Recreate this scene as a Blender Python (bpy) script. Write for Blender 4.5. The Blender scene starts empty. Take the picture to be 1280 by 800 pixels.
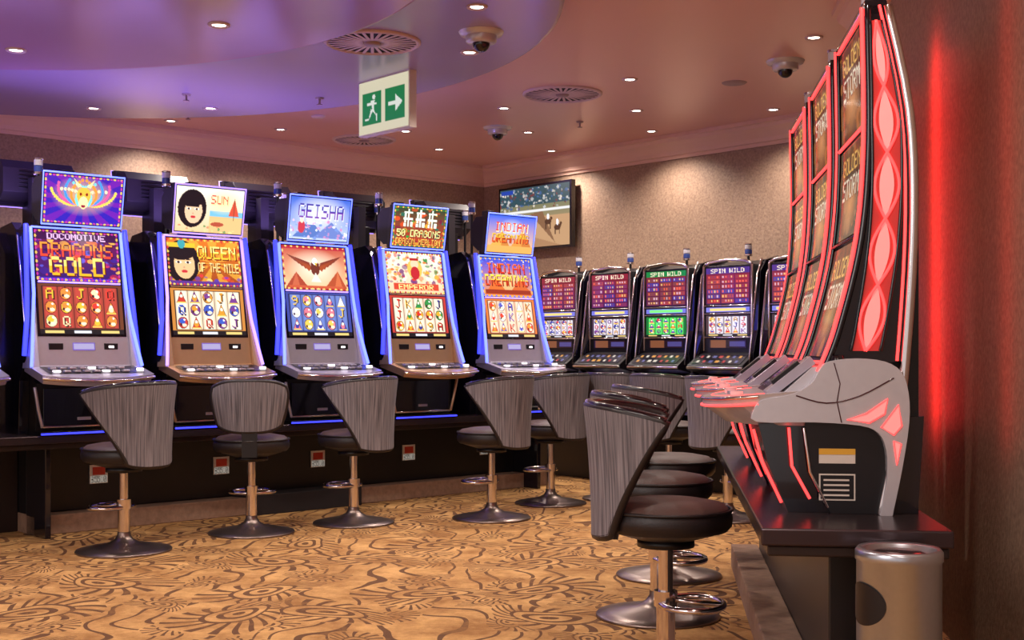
import bpy, math, random
import numpy as np
from mathutils import Vector, Matrix
random.seed(7); np.random.seed(7)
S = bpy.context.scene
# ------------------------------------------------------------------ room axes
U = (0.747, 0.665)      # along the long wall
N = (0.665, -0.747)     # out of the long wall, into the room
W_ = (0.1207, 0.9927)   # along the right-hand wall
Q = (0.9927, -0.1207)   # towards the right-hand wall
def TU(t, n): return (t*U[0]+n*N[0], t*U[1]+n*N[1])
def SQ(s, q): return (s*W_[0]+q*Q[0], s*W_[1]+q*Q[1])
A_LEFT = math.atan2(U[1], U[0])
A_BACK = math.atan2(N[1], N[0])
A_RIGHT = math.atan2(-0.9927, -0.1207)

def lin(c):
    return tuple(((x/12.92) if x <= 0.04045 else ((x+0.055)/1.055)**2.4) for x in c)
def rgb(r, g, b): return lin((r/255, g/255, b/255))

# ------------------------------------------------------------------ materials
def newmat(name):
    m = bpy.data.materials.new(name); m.use_nodes = True
    nt = m.node_tree
    return m, nt, nt.nodes['Principled BSDF']
def setin(b, k, v):
    if k in b.inputs: b.inputs[k].default_value = v
def mat(name, col, rough=0.5, metal=0.0, emit=None, es=0.0, var=0.06, scale=30, bump=0.0, coat=0.0):
    m, nt, b = newmat(name)
    setin(b, 'Roughness', rough); setin(b, 'Metallic', metal); setin(b, 'Coat Weight', coat)
    tc = nt.nodes.new('ShaderNodeTexCoord'); nz = nt.nodes.new('ShaderNodeTexNoise')
    nz.inputs['Scale'].default_value = scale; nz.inputs['Detail'].default_value = 3
    nt.links.new(tc.outputs['Object'], nz.inputs['Vector'])
    mx = nt.nodes.new('ShaderNodeMix'); mx.data_type = 'RGBA'
    lo = [c*(1-var) for c in col]; hi = [min(1, c*(1+var)) for c in col]
    mx.inputs[6].default_value = (*lo, 1); mx.inputs[7].default_value = (*hi, 1)
    nt.links.new(nz.outputs['Fac'], mx.inputs[0]); nt.links.new(mx.outputs[2], b.inputs['Base Color'])
    if emit:
        setin(b, 'Emission Color', (*emit, 1)); setin(b, 'Emission Strength', es)
    if bump:
        bp = nt.nodes.new('ShaderNodeBump'); bp.inputs['Strength'].default_value = bump
        bp.inputs['Distance'].default_value = 0.01
        nt.links.new(nz.outputs['Fac'], bp.inputs['Height']); nt.links.new(bp.outputs['Normal'], b.inputs['Normal'])
    return m

M = {}
M['black'] = mat('black_plastic', rgb(16, 14, 20), 0.35)
M['housing'] = mat('monitor_housing', rgb(46, 40, 48), 0.45)
M['gloss'] = mat('gloss_blue_lit_black', rgb(14, 12, 24), 0.14, coat=0.5)  # blue glow on the machine sides is tinted into this black
M['dark'] = mat('dark_laminate', rgb(38, 26, 26), 0.3)
M['shelf'] = mat('shelf_metal', rgb(70, 58, 62), 0.25, 0.7)
M['chrome'] = mat('chrome', rgb(225, 218, 218), 0.12, 1.0)
M['silver'] = mat('silver_paint', rgb(190, 184, 200), 0.28, 0.6)
M['white'] = mat('silver_white_paint', rgb(206, 204, 212), 0.26, 0.35)
M['bronze'] = mat('bronze_paint', rgb(196, 160, 128), 0.28, 0.6)
M['steel'] = mat('brushed_steel', rgb(190, 196, 206), 0.30, 0.92, scale=60)
M['basemetal'] = mat('aged_bronze_metal', rgb(136, 120, 114), 0.32, 0.9, scale=20)
M['leather'] = mat('black_leather', rgb(34, 28, 30), 0.42, bump=0.15, scale=120)
M['leathertop'] = mat('brown_leather', rgb(86, 66, 62), 0.5, bump=0.15, scale=120)
M['led_blue'] = mat('led_blue', (0.1, 0.15, 1), 0.4, emit=(0.10, 0.14, 1.0), es=3.6)
M['glow_deep'] = mat('deep_blue_glow', (0.05, 0.05, 1), 0.4, emit=(0.03, 0.04, 1.0), es=2.4)  # deep blue glow: shelf strip and the added side tubes
M['led_violet'] = mat('led_violet', (0.4, 0.3, 1), 0.4, emit=(0.34, 0.22, 1.0), es=2.0)
M['led_red'] = mat('led_red', (1, 0.05, 0.04), 0.4, emit=(1.0, 0.045, 0.045), es=2.8)
M['led_panel'] = mat('led_backlit_red', (0.4, 0.03, 0.03), 0.3, emit=(1.0, 0.06, 0.05), es=0.28)
M['led_pink'] = mat('led_pink', (0.8, 0.35, 0.35), 0.4, emit=(1.0, 0.24, 0.22), es=0.7)
M['led_white'] = mat('led_white', (1, 1, 1), 0.4, emit=(1.0, 0.9, 0.95), es=1.6)
M['lamp'] = mat('lamp_glow', (1, 1, 1), 0.4, emit=(1.0, 0.86, 0.70), es=22)
M['plate'] = mat('ceiling_fixture_white', rgb(210, 185, 185), 0.5)
M['vent'] = mat('vent_metal', rgb(160, 135, 138), 0.5)
M['ventdark'] = mat('vent_gap', rgb(30, 22, 28), 0.7)
M['label'] = mat('paper_label', rgb(225, 215, 205), 0.6)
M['labelred'] = mat('label_red', rgb(200, 60, 40), 0.6)
M['labely'] = mat('label_yellow', rgb(230, 175, 60), 0.6)
M['candle_b'] = mat('candle_lens_blue', rgb(60, 80, 150), 0.2)
M['candle_w'] = mat('candle_lens_white', rgb(210, 205, 215), 0.2)
M['smoked'] = mat('smoked_bezel', rgb(70, 30, 36), 0.2)

def screen_mat(name, strength):
    m, nt, b = newmat(name)
    at = nt.nodes.new('ShaderNodeAttribute'); at.attribute_name = 'Col'
    setin(b, 'Base Color', (0.01, 0.01, 0.01, 1)); setin(b, 'Roughness', 0.12)
    nt.links.new(at.outputs['Color'], b.inputs['Emission Color'])
    setin(b, 'Emission Strength', strength)
    try: m.cycles.emission_sampling = 'NONE'
    except Exception: pass
    return m
M['screen'] = screen_mat('lcd_screen', 1.4)
M['screen_dim'] = screen_mat('lcd_screen_dim', 0.8)
for k in ('glow_deep','led_pink','led_white','led_panel'):
    try: M[k].cycles.emission_sampling = 'NONE'
    except Exception: pass

def fabric():
    # vertical ribs running around the curved shell: angle about the seat axis
    m, nt, b = newmat('ribbed_fabric')
    tc = nt.nodes.new('ShaderNodeTexCoord')
    sp = nt.nodes.new('ShaderNodeSeparateXYZ'); nt.links.new(tc.outputs['Object'], sp.inputs[0])
    at = nt.nodes.new('ShaderNodeMath'); at.operation = 'ARCTAN2'
    nt.links.new(sp.outputs[0], at.inputs[0]); nt.links.new(sp.outputs[1], at.inputs[1])
    cb = nt.nodes.new('ShaderNodeCombineXYZ')
    a = nt.nodes.new('ShaderNodeMath'); a.operation = 'MULTIPLY'; a.inputs[1].default_value = 38
    c = nt.nodes.new('ShaderNodeMath'); c.operation = 'MULTIPLY'; c.inputs[1].default_value = 3.0
    nt.links.new(at.outputs[0], a.inputs[0]); nt.links.new(sp.outputs[2], c.inputs[0])
    nt.links.new(a.outputs[0], cb.inputs[0]); nt.links.new(c.outputs[0], cb.inputs[1])
    nz = nt.nodes.new('ShaderNodeTexNoise'); nz.inputs['Scale'].default_value = 1.0; nz.inputs['Detail'].default_value = 4
    nt.links.new(cb.outputs[0], nz.inputs['Vector'])
    r = nt.nodes.new('ShaderNodeValToRGB')
    r.color_ramp.elements[0].position = 0.34; r.color_ramp.elements[0].color = (*rgb(82, 79, 86), 1)
    r.color_ramp.elements[1].position = 0.64; r.color_ramp.elements[1].color = (*rgb(144, 139, 146), 1)
    nt.links.new(nz.outputs['Fac'], r.inputs[0]); nt.links.new(r.outputs[0], b.inputs['Base Color'])
    setin(b, 'Roughness', 0.75)
    return m
M['fabric'] = fabric()

def wallpaper():
    m, nt, b = newmat('wallpaper')
    tc = nt.nodes.new('ShaderNodeTexCoord')
    n1 = nt.nodes.new('ShaderNodeTexNoise'); n1.inputs['Scale'].default_value = 46; n1.inputs['Detail'].default_value = 6
    n2 = nt.nodes.new('ShaderNodeTexVoronoi'); n2.inputs['Scale'].default_value = 60
    nt.links.new(tc.outputs['Object'], n1.inputs['Vector']); nt.links.new(tc.outputs['Object'], n2.inputs['Vector'])
    ad = nt.nodes.new('ShaderNodeMath'); ad.operation = 'MULTIPLY_ADD'; ad.inputs[1].default_value = 0.2
    nt.links.new(n2.outputs['Distance'], ad.inputs[0]); nt.links.new(n1.outputs['Fac'], ad.inputs[2])
    r = nt.nodes.new('ShaderNodeValToRGB')
    r.color_ramp.elements[0].position = 0.40; r.color_ramp.elements[0].color = (*rgb(140, 114, 97), 1)
    r.color_ramp.elements[1].position = 0.85; r.color_ramp.elements[1].color = (*rgb(176, 148, 126), 1)
    nt.links.new(ad.outputs[0], r.inputs[0]); nt.links.new(r.outputs[0], b.inputs['Base Color'])
    setin(b, 'Roughness', 0.5)
    bp = nt.nodes.new('ShaderNodeBump'); bp.inputs['Strength'].default_value = 0.2; bp.inputs['Distance'].default_value = 0.01
    nt.links.new(ad.outputs[0], bp.inputs['Height']); nt.links.new(bp.outputs['Normal'], b.inputs['Normal'])
    return m
M['wall'] = wallpaper()
M['ceil'] = mat('ceiling_paint', rgb(220, 170, 158), 0.3, scale=2, var=0.02)
M['disc'] = mat('ceiling_satin_lit_mauve', rgb(160, 142, 178), 0.24, scale=2, var=0.02)  # purple light on the upper tier is mixed into its base colour
M['disc2'] = mat('ceiling_satin_lit_violet', rgb(172, 128, 172), 0.24, scale=2, var=0.02)  # lower tier: stronger violet light put into the paint colour
M['trim'] = mat('cornice_paint', rgb(226, 186, 168), 0.45, scale=4, var=0.03)

def carpet(name, base, line, scale=1.25):
    m, nt, b = newmat(name)
    L = nt.links; nd = nt.nodes.new
    tc = nd('ShaderNodeTexCoord')
    dn = nd('ShaderNodeTexNoise'); dn.inputs['Scale'].default_value = 1.6; dn.inputs['Detail'].default_value = 1
    L.new(tc.outputs['Object'], dn.inputs['Vector'])
    dm = nd('ShaderNodeVectorMath'); dm.operation = 'MULTIPLY_ADD'; dm.inputs[1].default_value = (0.18, 0.18, 0)
    L.new(dn.outputs['Color'], dm.inputs[0]); L.new(tc.outputs['Object'], dm.inputs[2])
    def math_(op, a=None, bb=None, v1=None):
        n = nd('ShaderNodeMath'); n.operation = op
        if a is not None: L.new(a, n.inputs[0])
        if bb is not None: L.new(bb, n.inputs[1])
        if v1 is not None: n.inputs[1].default_value = v1
        return n.outputs[0]
    def feather(sc_, offs, size):
        fl = nd('ShaderNodeVectorMath'); fl.operation = 'MULTIPLY_ADD'; fl.inputs[1].default_value = (sc_, sc_, 0); fl.inputs[2].default_value = offs
        L.new(dm.outputs[0], fl.inputs[0])
        vo = nd('ShaderNodeTexVoronoi'); vo.voronoi_dimensions = '2D'; vo.inputs['Scale'].default_value = 1.0
        vo.inputs['Randomness'].default_value = 0.6
        L.new(fl.outputs[0], vo.inputs['Vector'])
        sub = nd('ShaderNodeVectorMath'); sub.operation = 'SUBTRACT'
        L.new(fl.outputs[0], sub.inputs[0]); L.new(vo.outputs['Position'], sub.inputs[1])
        sc = nd('ShaderNodeSeparateColor'); L.new(vo.outputs['Color'], sc.inputs[0])
        an = math_('MULTIPLY', sc.outputs[0], v1=6.28)
        vr = nd('ShaderNodeVectorRotate'); vr.rotation_type = 'Z_AXIS'
        L.new(sub.outputs[0], vr.inputs['Vector']); L.new(an, vr.inputs['Angle'])
        sx = nd('ShaderNodeSeparateXYZ'); L.new(vr.outputs[0], sx.inputs[0])
        X = sx.outputs[0]
        yb = math_('ADD', sx.outputs[1], math_('MULTIPLY', math_('MULTIPLY', X, X), v1=0.6))
        k = math_('MAXIMUM', math_('ADD', math_('MULTIPLY', X, v1=2.0), v1=1.8), v1=0.9)
        yy = math_('MULTIPLY', yb, k)
        rr = math_('SQRT', math_('ADD', math_('MULTIPLY', X, X), math_('MULTIPLY', yy, yy)))
        rr = math_('DIVIDE', rr, v1=size)
        ang = math_('ARCTAN2', yy, X)
        ring = math_('SINE', math_('MULTIPLY', rr, v1=26.0))
        ray = math_('SINE', math_('ADD', math_('MULTIPLY', ang, v1=20.0), math_('MULTIPLY', rr, v1=10.0)))
        inner = math_('LESS_THAN', rr, v1=0.56)
        outer = math_('MULTIPLY', math_('LESS_THAN', rr, v1=1.0), math_('GREATER_THAN', rr, v1=0.56))
        l1 = math_('MULTIPLY', math_('GREATER_THAN', ring, v1=0.2), inner)
        l2 = math_('MULTIPLY', math_('GREATER_THAN', ray, v1=0.4), outer)
        return math_('MAXIMUM', l1, l2), math_('GREATER_THAN', rr, v1=1.05)
    f1, far1 = feather(scale, (0, 0, 0), 0.50)
    f2, far2 = feather(scale*1.6, (3.3, 1.7, 0), 0.40)
    wv = nd('ShaderNodeTexWave'); wv.inputs['Scale'].default_value = 1.9; wv.inputs['Distortion'].default_value = 16
    wv.inputs['Detail'].default_value = 1.4; wv.inputs['Detail Scale'].default_value = 0.8
    L.new(tc.outputs['Object'], wv.inputs['Vector'])
    l3 = math_('GREATER_THAN', wv.outputs['Fac'], v1=0.94)
    rest = math_('MAXIMUM', math_('MULTIPLY', l3, far2), f2)
    ln = math_('MAXIMUM', f1, math_('MULTIPLY', rest, far1))
    n3 = nd('ShaderNodeTexNoise'); n3.inputs['Scale'].default_value = 3.5; n3.inputs['Detail'].default_value = 9
    n3.inputs['Roughness'].default_value = 0.75
    L.new(tc.outputs['Object'], n3.inputs['Vector'])
    r = nd('ShaderNodeValToRGB')
    r.color_ramp.elements[0].position = 0.38; r.color_ramp.elements[0].color = (*[c*f for c, f in zip(base, (.50, .40, .30))], 1)
    r.color_ramp.elements[1].position = 0.62; r.color_ramp.elements[1].color = (*base, 1)
    L.new(n3.outputs['Fac'], r.inputs[0])
    brk = nd('ShaderNodeMapRange'); brk.inputs['From Min'].default_value = 0.30; brk.inputs['From Max'].default_value = 0.48
    L.new(n3.outputs['Fac'], brk.inputs['Value'])
    lf = math_('MULTIPLY', math_('MULTIPLY', ln, brk.outputs[0]), v1=0.88)
    mx = nd('ShaderNodeMix'); mx.data_type = 'RGBA'
    L.new(lf, mx.inputs[0]); L.new(r.outputs[0], mx.inputs[6]); mx.inputs[7].default_value = (*line, 1)
    L.new(mx.outputs[2], b.inputs['Base Color'])
    setin(b, 'Roughness', 0.95)
    n4 = nd('ShaderNodeTexNoise'); n4.inputs['Scale'].default_value = 180
    L.new(tc.outputs['Object'], n4.inputs['Vector'])
    bp = nd('ShaderNodeBump'); bp.inputs['Strength'].default_value = 0.4; bp.inputs['Distance'].default_value = 0.01
    L.new(n4.outputs['Fac'], bp.inputs['Height']); L.new(bp.outputs['Normal'], b.inputs['Normal'])
    return m
M['carpet'] = carpet('patterned_carpet', rgb(220, 170, 106), rgb(84, 46, 24))
M['stepcarpet'] = mat('step_carpet', rgb(150, 118, 98), 0.95, var=0.4, scale=25, bump=0.3)
M['blackcarpet'] = mat('black_mat', rgb(36, 28, 30), 0.9, scale=60)

# ------------------------------------------------------------------ mesh builder
class B:
    def __init__(s): s.v=[]; s.f=[]; s.m=[]; s.sm=[]; s.c=[]; s.uv=[]; s.mats=[]
    def mi(s, k):
        if k not in s.mats: s.mats.append(k)
        return s.mats.index(k)
    def add(s, vs, fs, k, smooth=False, cols=None, uvs=None):
        o=len(s.v); s.v.extend([tuple(p) for p in vs]); i=s.mi(k)
        for f in fs: s.f.append([o+j for j in f]); s.m.append(i); s.sm.append(smooth)
        s.c.extend(cols if cols is not None else [(0,0,0)]*len(vs))
        s.uv.extend(uvs if uvs is not None else [(0,0)]*len(vs))
    def box(s, x0,x1,y0,y1,z0,z1,k):
        s.add([(x0,y0,z0),(x1,y0,z0),(x1,y1,z0),(x0,y1,z0),(x0,y0,z1),(x1,y0,z1),(x1,y1,z1),(x0,y1,z1)],
              [(3,2,1,0),(4,5,6,7),(0,1,5,4),(1,2,6,5),(2,3,7,6),(3,0,4,7)],k)
    def obox(s, c, ax, ay, az, k):
        c=Vector(c);ax=Vector(ax);ay=Vector(ay);az=Vector(az)
        s.add([c-ax-ay-az,c+ax-ay-az,c+ax+ay-az,c-ax+ay-az,c-ax-ay+az,c+ax-ay+az,c+ax+ay+az,c-ax+ay+az],
              [(3,2,1,0),(4,5,6,7),(0,1,5,4),(1,2,6,5),(2,3,7,6),(3,0,4,7)],k)
    def prism(s, prof, x0, x1, k):
        n=len(prof)
        s.add([(x0,y,z) for y,z in prof]+[(x1,y,z) for y,z in prof],
              [list(range(n))[::-1], list(range(n,2*n))]+[(i,(i+1)%n,n+(i+1)%n,n+i) for i in range(n)],k)
    def plan(s, pts, z0, z1, k):
        n=len(pts)
        s.add([(x,y,z0) for x,y in pts]+[(x,y,z1) for x,y in pts],
              [list(range(n))[::-1], list(range(n,2*n))]+[(i,(i+1)%n,n+(i+1)%n,n+i) for i in range(n)],k)
    def lathe(s, prof, c, k, seg=28, sx=1, sy=1, smooth=True):
        vs=[];fs=[];n=len(prof)
        for j in range(seg):
            a=2*math.pi*j/seg
            for r,z in prof: vs.append((c[0]+sx*r*math.cos(a),c[1]+sy*r*math.sin(a),c[2]+z))
        for j in range(seg):
            for i in range(n-1):
                a=j*n+i;b_=((j+1)%seg)*n+i
                fs.append((a,b_,b_+1,a+1))
        s.add(vs,fs,k,smooth)
    def tube(s, path, r, k, closed=False, seg=8):
        P=[Vector(p) for p in path];n=len(P);vs=[];fs=[]
        prev=None
        for i in range(n):
            if closed: t=(P[(i+1)%n]-P[i-1])
            else: t=P[min(i+1,n-1)]-P[max(i-1,0)]
            t.normalize()
            if prev is None:
                up=Vector((0,0,1)) if abs(t.z)<0.9 else Vector((1,0,0))
                a=t.cross(up).normalized()
            else:
                a=(prev-t*prev.dot(t)).normalized()
            prev=a; b_=t.cross(a)
            for j in range(seg):
                g=2*math.pi*j/seg
                vs.append(P[i]+a*math.cos(g)*r+b_*math.sin(g)*r)
        m=n if closed else n-1
        for i in range(m):
            for j in range(seg):
                i2=(i+1)%n
                fs.append((i*seg+j,i*seg+(j+1)%seg,i2*seg+(j+1)%seg,i2*seg+j))
        if not closed: fs.append(list(range(seg))[::-1]); fs.append([(n-1)*seg+j for j in range(seg)])
        s.add(vs,fs,k,True)
    def cyl(s, c, r, z0, z1, k, seg=20): s.lathe([(0.0001,z0),(r,z0),(r,z1),(0.0001,z1)],(c[0],c[1],0),k,seg,smooth=False)
    def sheet(s, fn, nu, nv, k, cols=None, smooth=True):
        vs=[];uv=[];fs=[]
        for j in range(nv):
            for i in range(nu):
                u=i/(nu-1);v=j/(nv-1)
                vs.append(fn(u,v));uv.append((u,v))
        for j in range(nv-1):
            for i in range(nu-1):
                a=j*nu+i; fs.append((a,a+nu,a+nu+1,a+1))
        s.add(vs,fs,k,smooth,cols,uv)
    def screen(s, tl, tr, bl, br, cv, k='screen'):
        tl,tr,bl,br=map(Vector,(tl,tr,bl,br)); h,w,_=cv.shape
        def fn(u,v):
            a=tl.lerp(tr,u); b_=bl.lerp(br,u); return a.lerp(b_,v)
        s.sheet(fn,w,h,k,[tuple(x) for x in cv.reshape(-1,3)],False)
    def done(s, name, loc=(0,0,0), rot=0, bevel=0.0, seg=2, xs=1.0):
        if xs!=1.0: s.v=[(p[0]*xs,p[1],p[2]) for p in s.v]
        me=bpy.data.meshes.new(name); me.from_pydata(s.v,[],s.f)
        for k in s.mats: me.materials.append(M[k])
        me.polygons.foreach_set('material_index', s.m)
        me.polygons.foreach_set('use_smooth', s.sm)
        ca=me.color_attributes.new('Col','FLOAT_COLOR','POINT')
        arr=np.ones((len(s.v),4),dtype=np.float32); arr[:,:3]=np.array(s.c,dtype=np.float32).reshape(-1,3)
        ca.data.foreach_set('color', arr.ravel())
        ul=me.uv_layers.new(name='UVMap')
        li=np.zeros(len(me.loops),dtype=np.int32); me.loops.foreach_get('vertex_index',li)
        ul.data.foreach_set('uv', np.array(s.uv,dtype=np.float32)[li].ravel())
        me.update()
        ob=bpy.data.objects.new(name,me); S.collection.objects.link(ob)
        ob.location=loc; ob.rotation_euler=(0,0,rot)
        if bevel:
            md=ob.modifiers.new('bevel','BEVEL'); md.width=bevel; md.segments=seg; md.limit_method='ANGLE'; md.angle_limit=math.radians(50)
        return ob

# ------------------------------------------------------------------ screen artwork rasteriser
FONT={'A':"01110100011000111111100011000110001",'B':"11110100011111010001100011000111110",'C':"01110100011000010000100001000101110",
'D':"11110100011000110001100011000111110",'E':"11111100001000011110100001000011111",'F':"11111100001000011110100001000010000",
'G':"01110100011000010111100011000101110",'H':"10001100011000111111100011000110001",'I':"01110001000010000100001000010001110",
'J':"00111000100001000010000101001001100",'K':"10001100101010011000101001001010001",'L':"10000100001000010000100001000011111",
'M':"10001110111010110101100011000110001",'N':"10001110011010110011100011000110001",'O':"01110100011000110001100011000101110",
'P':"11110100011000111110100001000010000",'Q':"01110100011000110001101011001001101",'R':"11110100011000111110101001001010001",
'S':"01111100001000001110000010000111110",'T':"11111001000010000100001000010000100",'U':"10001100011000110001100011000101110",
'V':"10001100011000110001100010101000100",'W':"10001100011000110101101011101110001",'X':"10001100010101000100010101000110001",
'Y':"10001100010101000100001000010000100",'Z':"11111000010001000100010001000011111",'1':"00100011000010000100001000010001110",
'0':"01110100011001110101110011000101110",'9':"01110100011000101111000010001001100",'5':"11111100001111000001000011000101110",
'8':"01110100011000101110100011000101110",'7':"11111000010001000100010000100001000",'3':"11110000010000101110000010000111110"}
class CV:
    def __init__(s,w,h,top,bot=None):
        s.w,s.h=w,h; bot=bot or top
        g=np.linspace(0,1,h)[:,None,None]
        s.a=np.array(lin([c/255 for c in top]))[None,None,:]*(1-g)+np.array(lin([c/255 for c in bot]))[None,None,:]*g
        s.a=np.repeat(s.a,w,axis=1)
        s.X,s.Y=np.meshgrid((np.arange(w)+.5)/w,(np.arange(h)+.5)/h)
    def put(s,mask,c,al=1.0):
        c=np.array(lin([x/255 for x in c])); s.a[mask]=s.a[mask]*(1-al)+c*al
    def rect(s,x0,y0,x1,y1,c,al=1.0): s.put((s.X>=x0)&(s.X<x1)&(s.Y>=y0)&(s.Y<y1),c,al)
    def ell(s,cx,cy,rx,ry,c,al=1.0): s.put(((s.X-cx)/rx)**2+((s.Y-cy)/ry)**2<1,c,al)
    def tri(s,p,c):
        def e(a,b): return (s.X-a[0])*(b[1]-a[1])-(s.Y-a[1])*(b[0]-a[0])
        e1,e2,e3=e(p[0],p[1]),e(p[1],p[2]),e(p[2],p[0])
        s.put(((e1>=0)&(e2>=0)&(e3>=0))|((e1<=0)&(e2<=0)&(e3<=0)),c)
    def rays(s,cx,cy,n,c,al=.5):
        a=np.arctan2(s.Y-cy,s.X-cx); s.put(np.sin(a*n)>0,c,al)
    def glow(s,cx,cy,r,c):
        g=np.clip(1-np.sqrt((s.X-cx)**2+(s.Y-cy)**2)/r,0,1)[:,:,None]
        s.a=s.a*(1-g)+np.array(lin([x/255 for x in c]))*g
    def text(s,t,cx,cy,cw,ch,c,sh=None,grad=None):
        n=len(t); tw=n*cw
        for pas in ((1,0) if sh else (0,)):
            for i,chh in enumerate(t):
                f=FONT.get(chh)
                if not f: continue
                x0=cx-tw/2+i*cw+(0.012 if pas else 0); y0=cy-ch/2+(0.02 if pas else 0)
                u=((s.X-x0)/(cw*0.86)*5); v=((s.Y-y0)/ch*7)
                ok=(u>=0)&(u<5)&(v>=0)&(v<7)
                ui=np.clip(u.astype(int),0,4); vi=np.clip(v.astype(int),0,6)
                g=np.array([int(q) for q in f]).reshape(7,5)
                s.put(ok&(g[vi,ui]==1), sh if pas else c)
                if grad and not pas: s.put(ok&(g[vi,ui]==1)&(v>3.5), grad)
    def blobs(s,n,pal,r0,r1,rg,y0=0,y1=1):
        for _ in range(n):
            r=rg.uniform(r0,r1); s.ell(rg.uniform(0,1),rg.uniform(y0,y1),r*rg.uniform(.5,1.3),r*rg.uniform(.6,1.6),rg.choice(pal),rg.uniform(.5,1))
    def beads(s,a,b_):
        n=22
        for i in range(n):
            x=(i+.5)/n
            for y in (.022,.978): s.ell(x,y,.016,.022,a if i%2 else b_)
        for i in range(12):
            y=(i+.5)/12
            for x in (.014,.986): s.ell(x,y,.014,.03,a if i%2 else b_)
    def face(s,cx,cy,r,skin=(238,196,160),hair=(28,20,28)):
        s.ell(cx,cy,r*.95,r*1.9,hair); s.ell(cx+r*.1,cy+r*.25,r*.58,r*1.25,skin); s.ell(cx-r*.05,cy-r*.85,r*.75,r*.7,hair)
        for dx in (-.22,.3):
            s.ell(cx+dx*r+.0,cy+r*.05,r*.16,r*.1,(250,250,250)); s.ell(cx+dx*r,cy+r*.05,r*.08,r*.1,(40,20,20)); s.ell(cx+dx*r,cy-r*.22,r*.2,r*.05,hair)
        s.ell(cx+r*.08,cy+r*.85,r*.17,r*.14,(200,50,60)); s.ell(cx+r*.07,cy+r*.5,r*.05,r*.08,(200,150,120))

def reels(w,h,frame,strip,pal,seed,hud=(30,25,30),foot=True):
    rg=random.Random(seed); c=CV(w,h,frame)
    b=0.88 if foot else 0.97
    c.rect(0.05,0.05,0.95,b,(30,20,30))
    for i in range(5):
        x0=0.06+i*0.178; c.rect(x0,0.06,x0+0.168,b-.01,strip); c.rect(x0,0.06,x0+.02,b-.01,frame,.35); c.rect(x0+.148,0.06,x0+.168,b-.01,frame,.35)
        for j in range(3):
            cx=x0+0.084; cy=0.06+(j+.5)*(b-.07)/3
            k=rg.random(); col=rg.choice(pal); col2=rg.choice(pal)
            if k<0.3: c.text(rg.choice(['A','K','Q','J','9']),cx,cy,0.10,0.2,col,(40,20,20))
            elif k<0.7:
                c.ell(cx,cy,0.068,0.125,(70,30,40)); c.ell(cx,cy,0.06,0.11,col); c.ell(cx-.01,cy-.03,0.04,0.06,col2); c.ell(cx+.015,cy+.05,0.03,0.035,(250,240,200)); c.ell(cx-.03,cy+.04,0.015,0.03,(70,30,40)); c.ell(cx+.02,cy-.06,.012,.02,(255,255,255))
            else:
                c.tri([(cx-.068,cy+.13),(cx,cy-.14),(cx+.068,cy+.13)],(70,30,40)); c.tri([(cx-.055,cy+.11),(cx,cy-.11),(cx+.055,cy+.11)],col); c.ell(cx,cy+.03,.03,.06,col2)
                c.ell(cx,cy-.02,.018,.035,(255,245,220)); c.rect(cx-.06,cy+.1,cx+.06,cy+.13,(240,200,90))
    if foot:
        c.rect(0.0,0.9,1,1,hud); c.rect(.06,.92,.28,.98,(230,200,120)); c.rect(.4,.92,.6,.98,(220,220,230)); c.rect(.72,.92,.94,.98,(230,200,120))
    return c.a

def art_dragon_top(w=112,h=72):
    c=CV(w,h,(60,30,170),(40,30,180)); c.rays(.5,.5,14,(140,30,170),.5); c.glow(.5,.42,.42,(240,190,110))
    for sx in (-1,1):
        for j in range(6):
            for i in range(14):
                a=.1+.38*j+i*.09; rr=.09+.027*i
                c.ell(.5+sx*rr*math.cos(a-.9),.50-rr*1.2*math.sin(a-.9)+.04*j,.018,.034,[(250,215,90),(230,90,160),(70,150,240),(250,150,60),(120,220,230),(250,240,190)][j])
    c.ell(.5,.4,.09,.17,(240,190,70)); c.tri([(.42,.25),(.36,.05),(.47,.22)],(255,240,170)); c.tri([(.58,.25),(.64,.05),(.53,.22)],(255,240,170))
    c.ell(.5,.55,.055,.13,(255,240,170)); c.ell(.46,.38,.018,.03,(140,20,20)); c.ell(.54,.38,.018,.03,(140,20,20)); c.ell(.5,.62,.03,.03,(150,30,60)); c.beads((240,200,90),(200,60,160)); return c.a
def art_dragons(w=128,h=82):
    c=CV(w,h,(110,15,70),(40,20,110)); rg=random.Random(3); c.blobs(120,[(170,30,70),(60,30,140),(210,50,90),(30,20,80),(230,110,60),(90,90,220),(250,180,80)],.012,.06,rg)
    c.rect(0,.03,1,.2,(60,10,70)); c.text('DOCOMOTIVE',.5,.12,.07,.12,(240,190,240)); c.text('DRAGONS',.5,.38,.125,.28,(250,150,60),(60,0,20),(235,70,50)); c.text('GOLD',.5,.71,.17,.36,(255,235,120),(90,20,10),(245,180,40))
    c.rect(0,.94,1,1,(80,40,200)); c.beads((240,190,90),(190,50,150)); return c.a
def art_queen_top(w=112,h=72):
    c=CV(w,h,(250,240,225),(240,200,150)); c.rect(.5,.5,1,.62,(120,190,220)); c.rect(.5,.62,1,1,(235,190,130)); c.glow(.7,.3,.3,(255,235,170))
    c.blobs(20,[(230,120,80),(90,150,90),(250,220,150)],.01,.03,random.Random(61),.75,1)
    c.face(.24,.48,.22); c.tri([(.78,.6),(.86,.2),(.94,.6)],(215,80,60)); c.rect(.857,.2,.865,.7,(110,70,50)); c.text('SUN',.64,.25,.09,.2,(210,60,60),(255,220,160)); c.ell(.62,.8,.1,.05,(180,80,60)); return c.a
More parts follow.
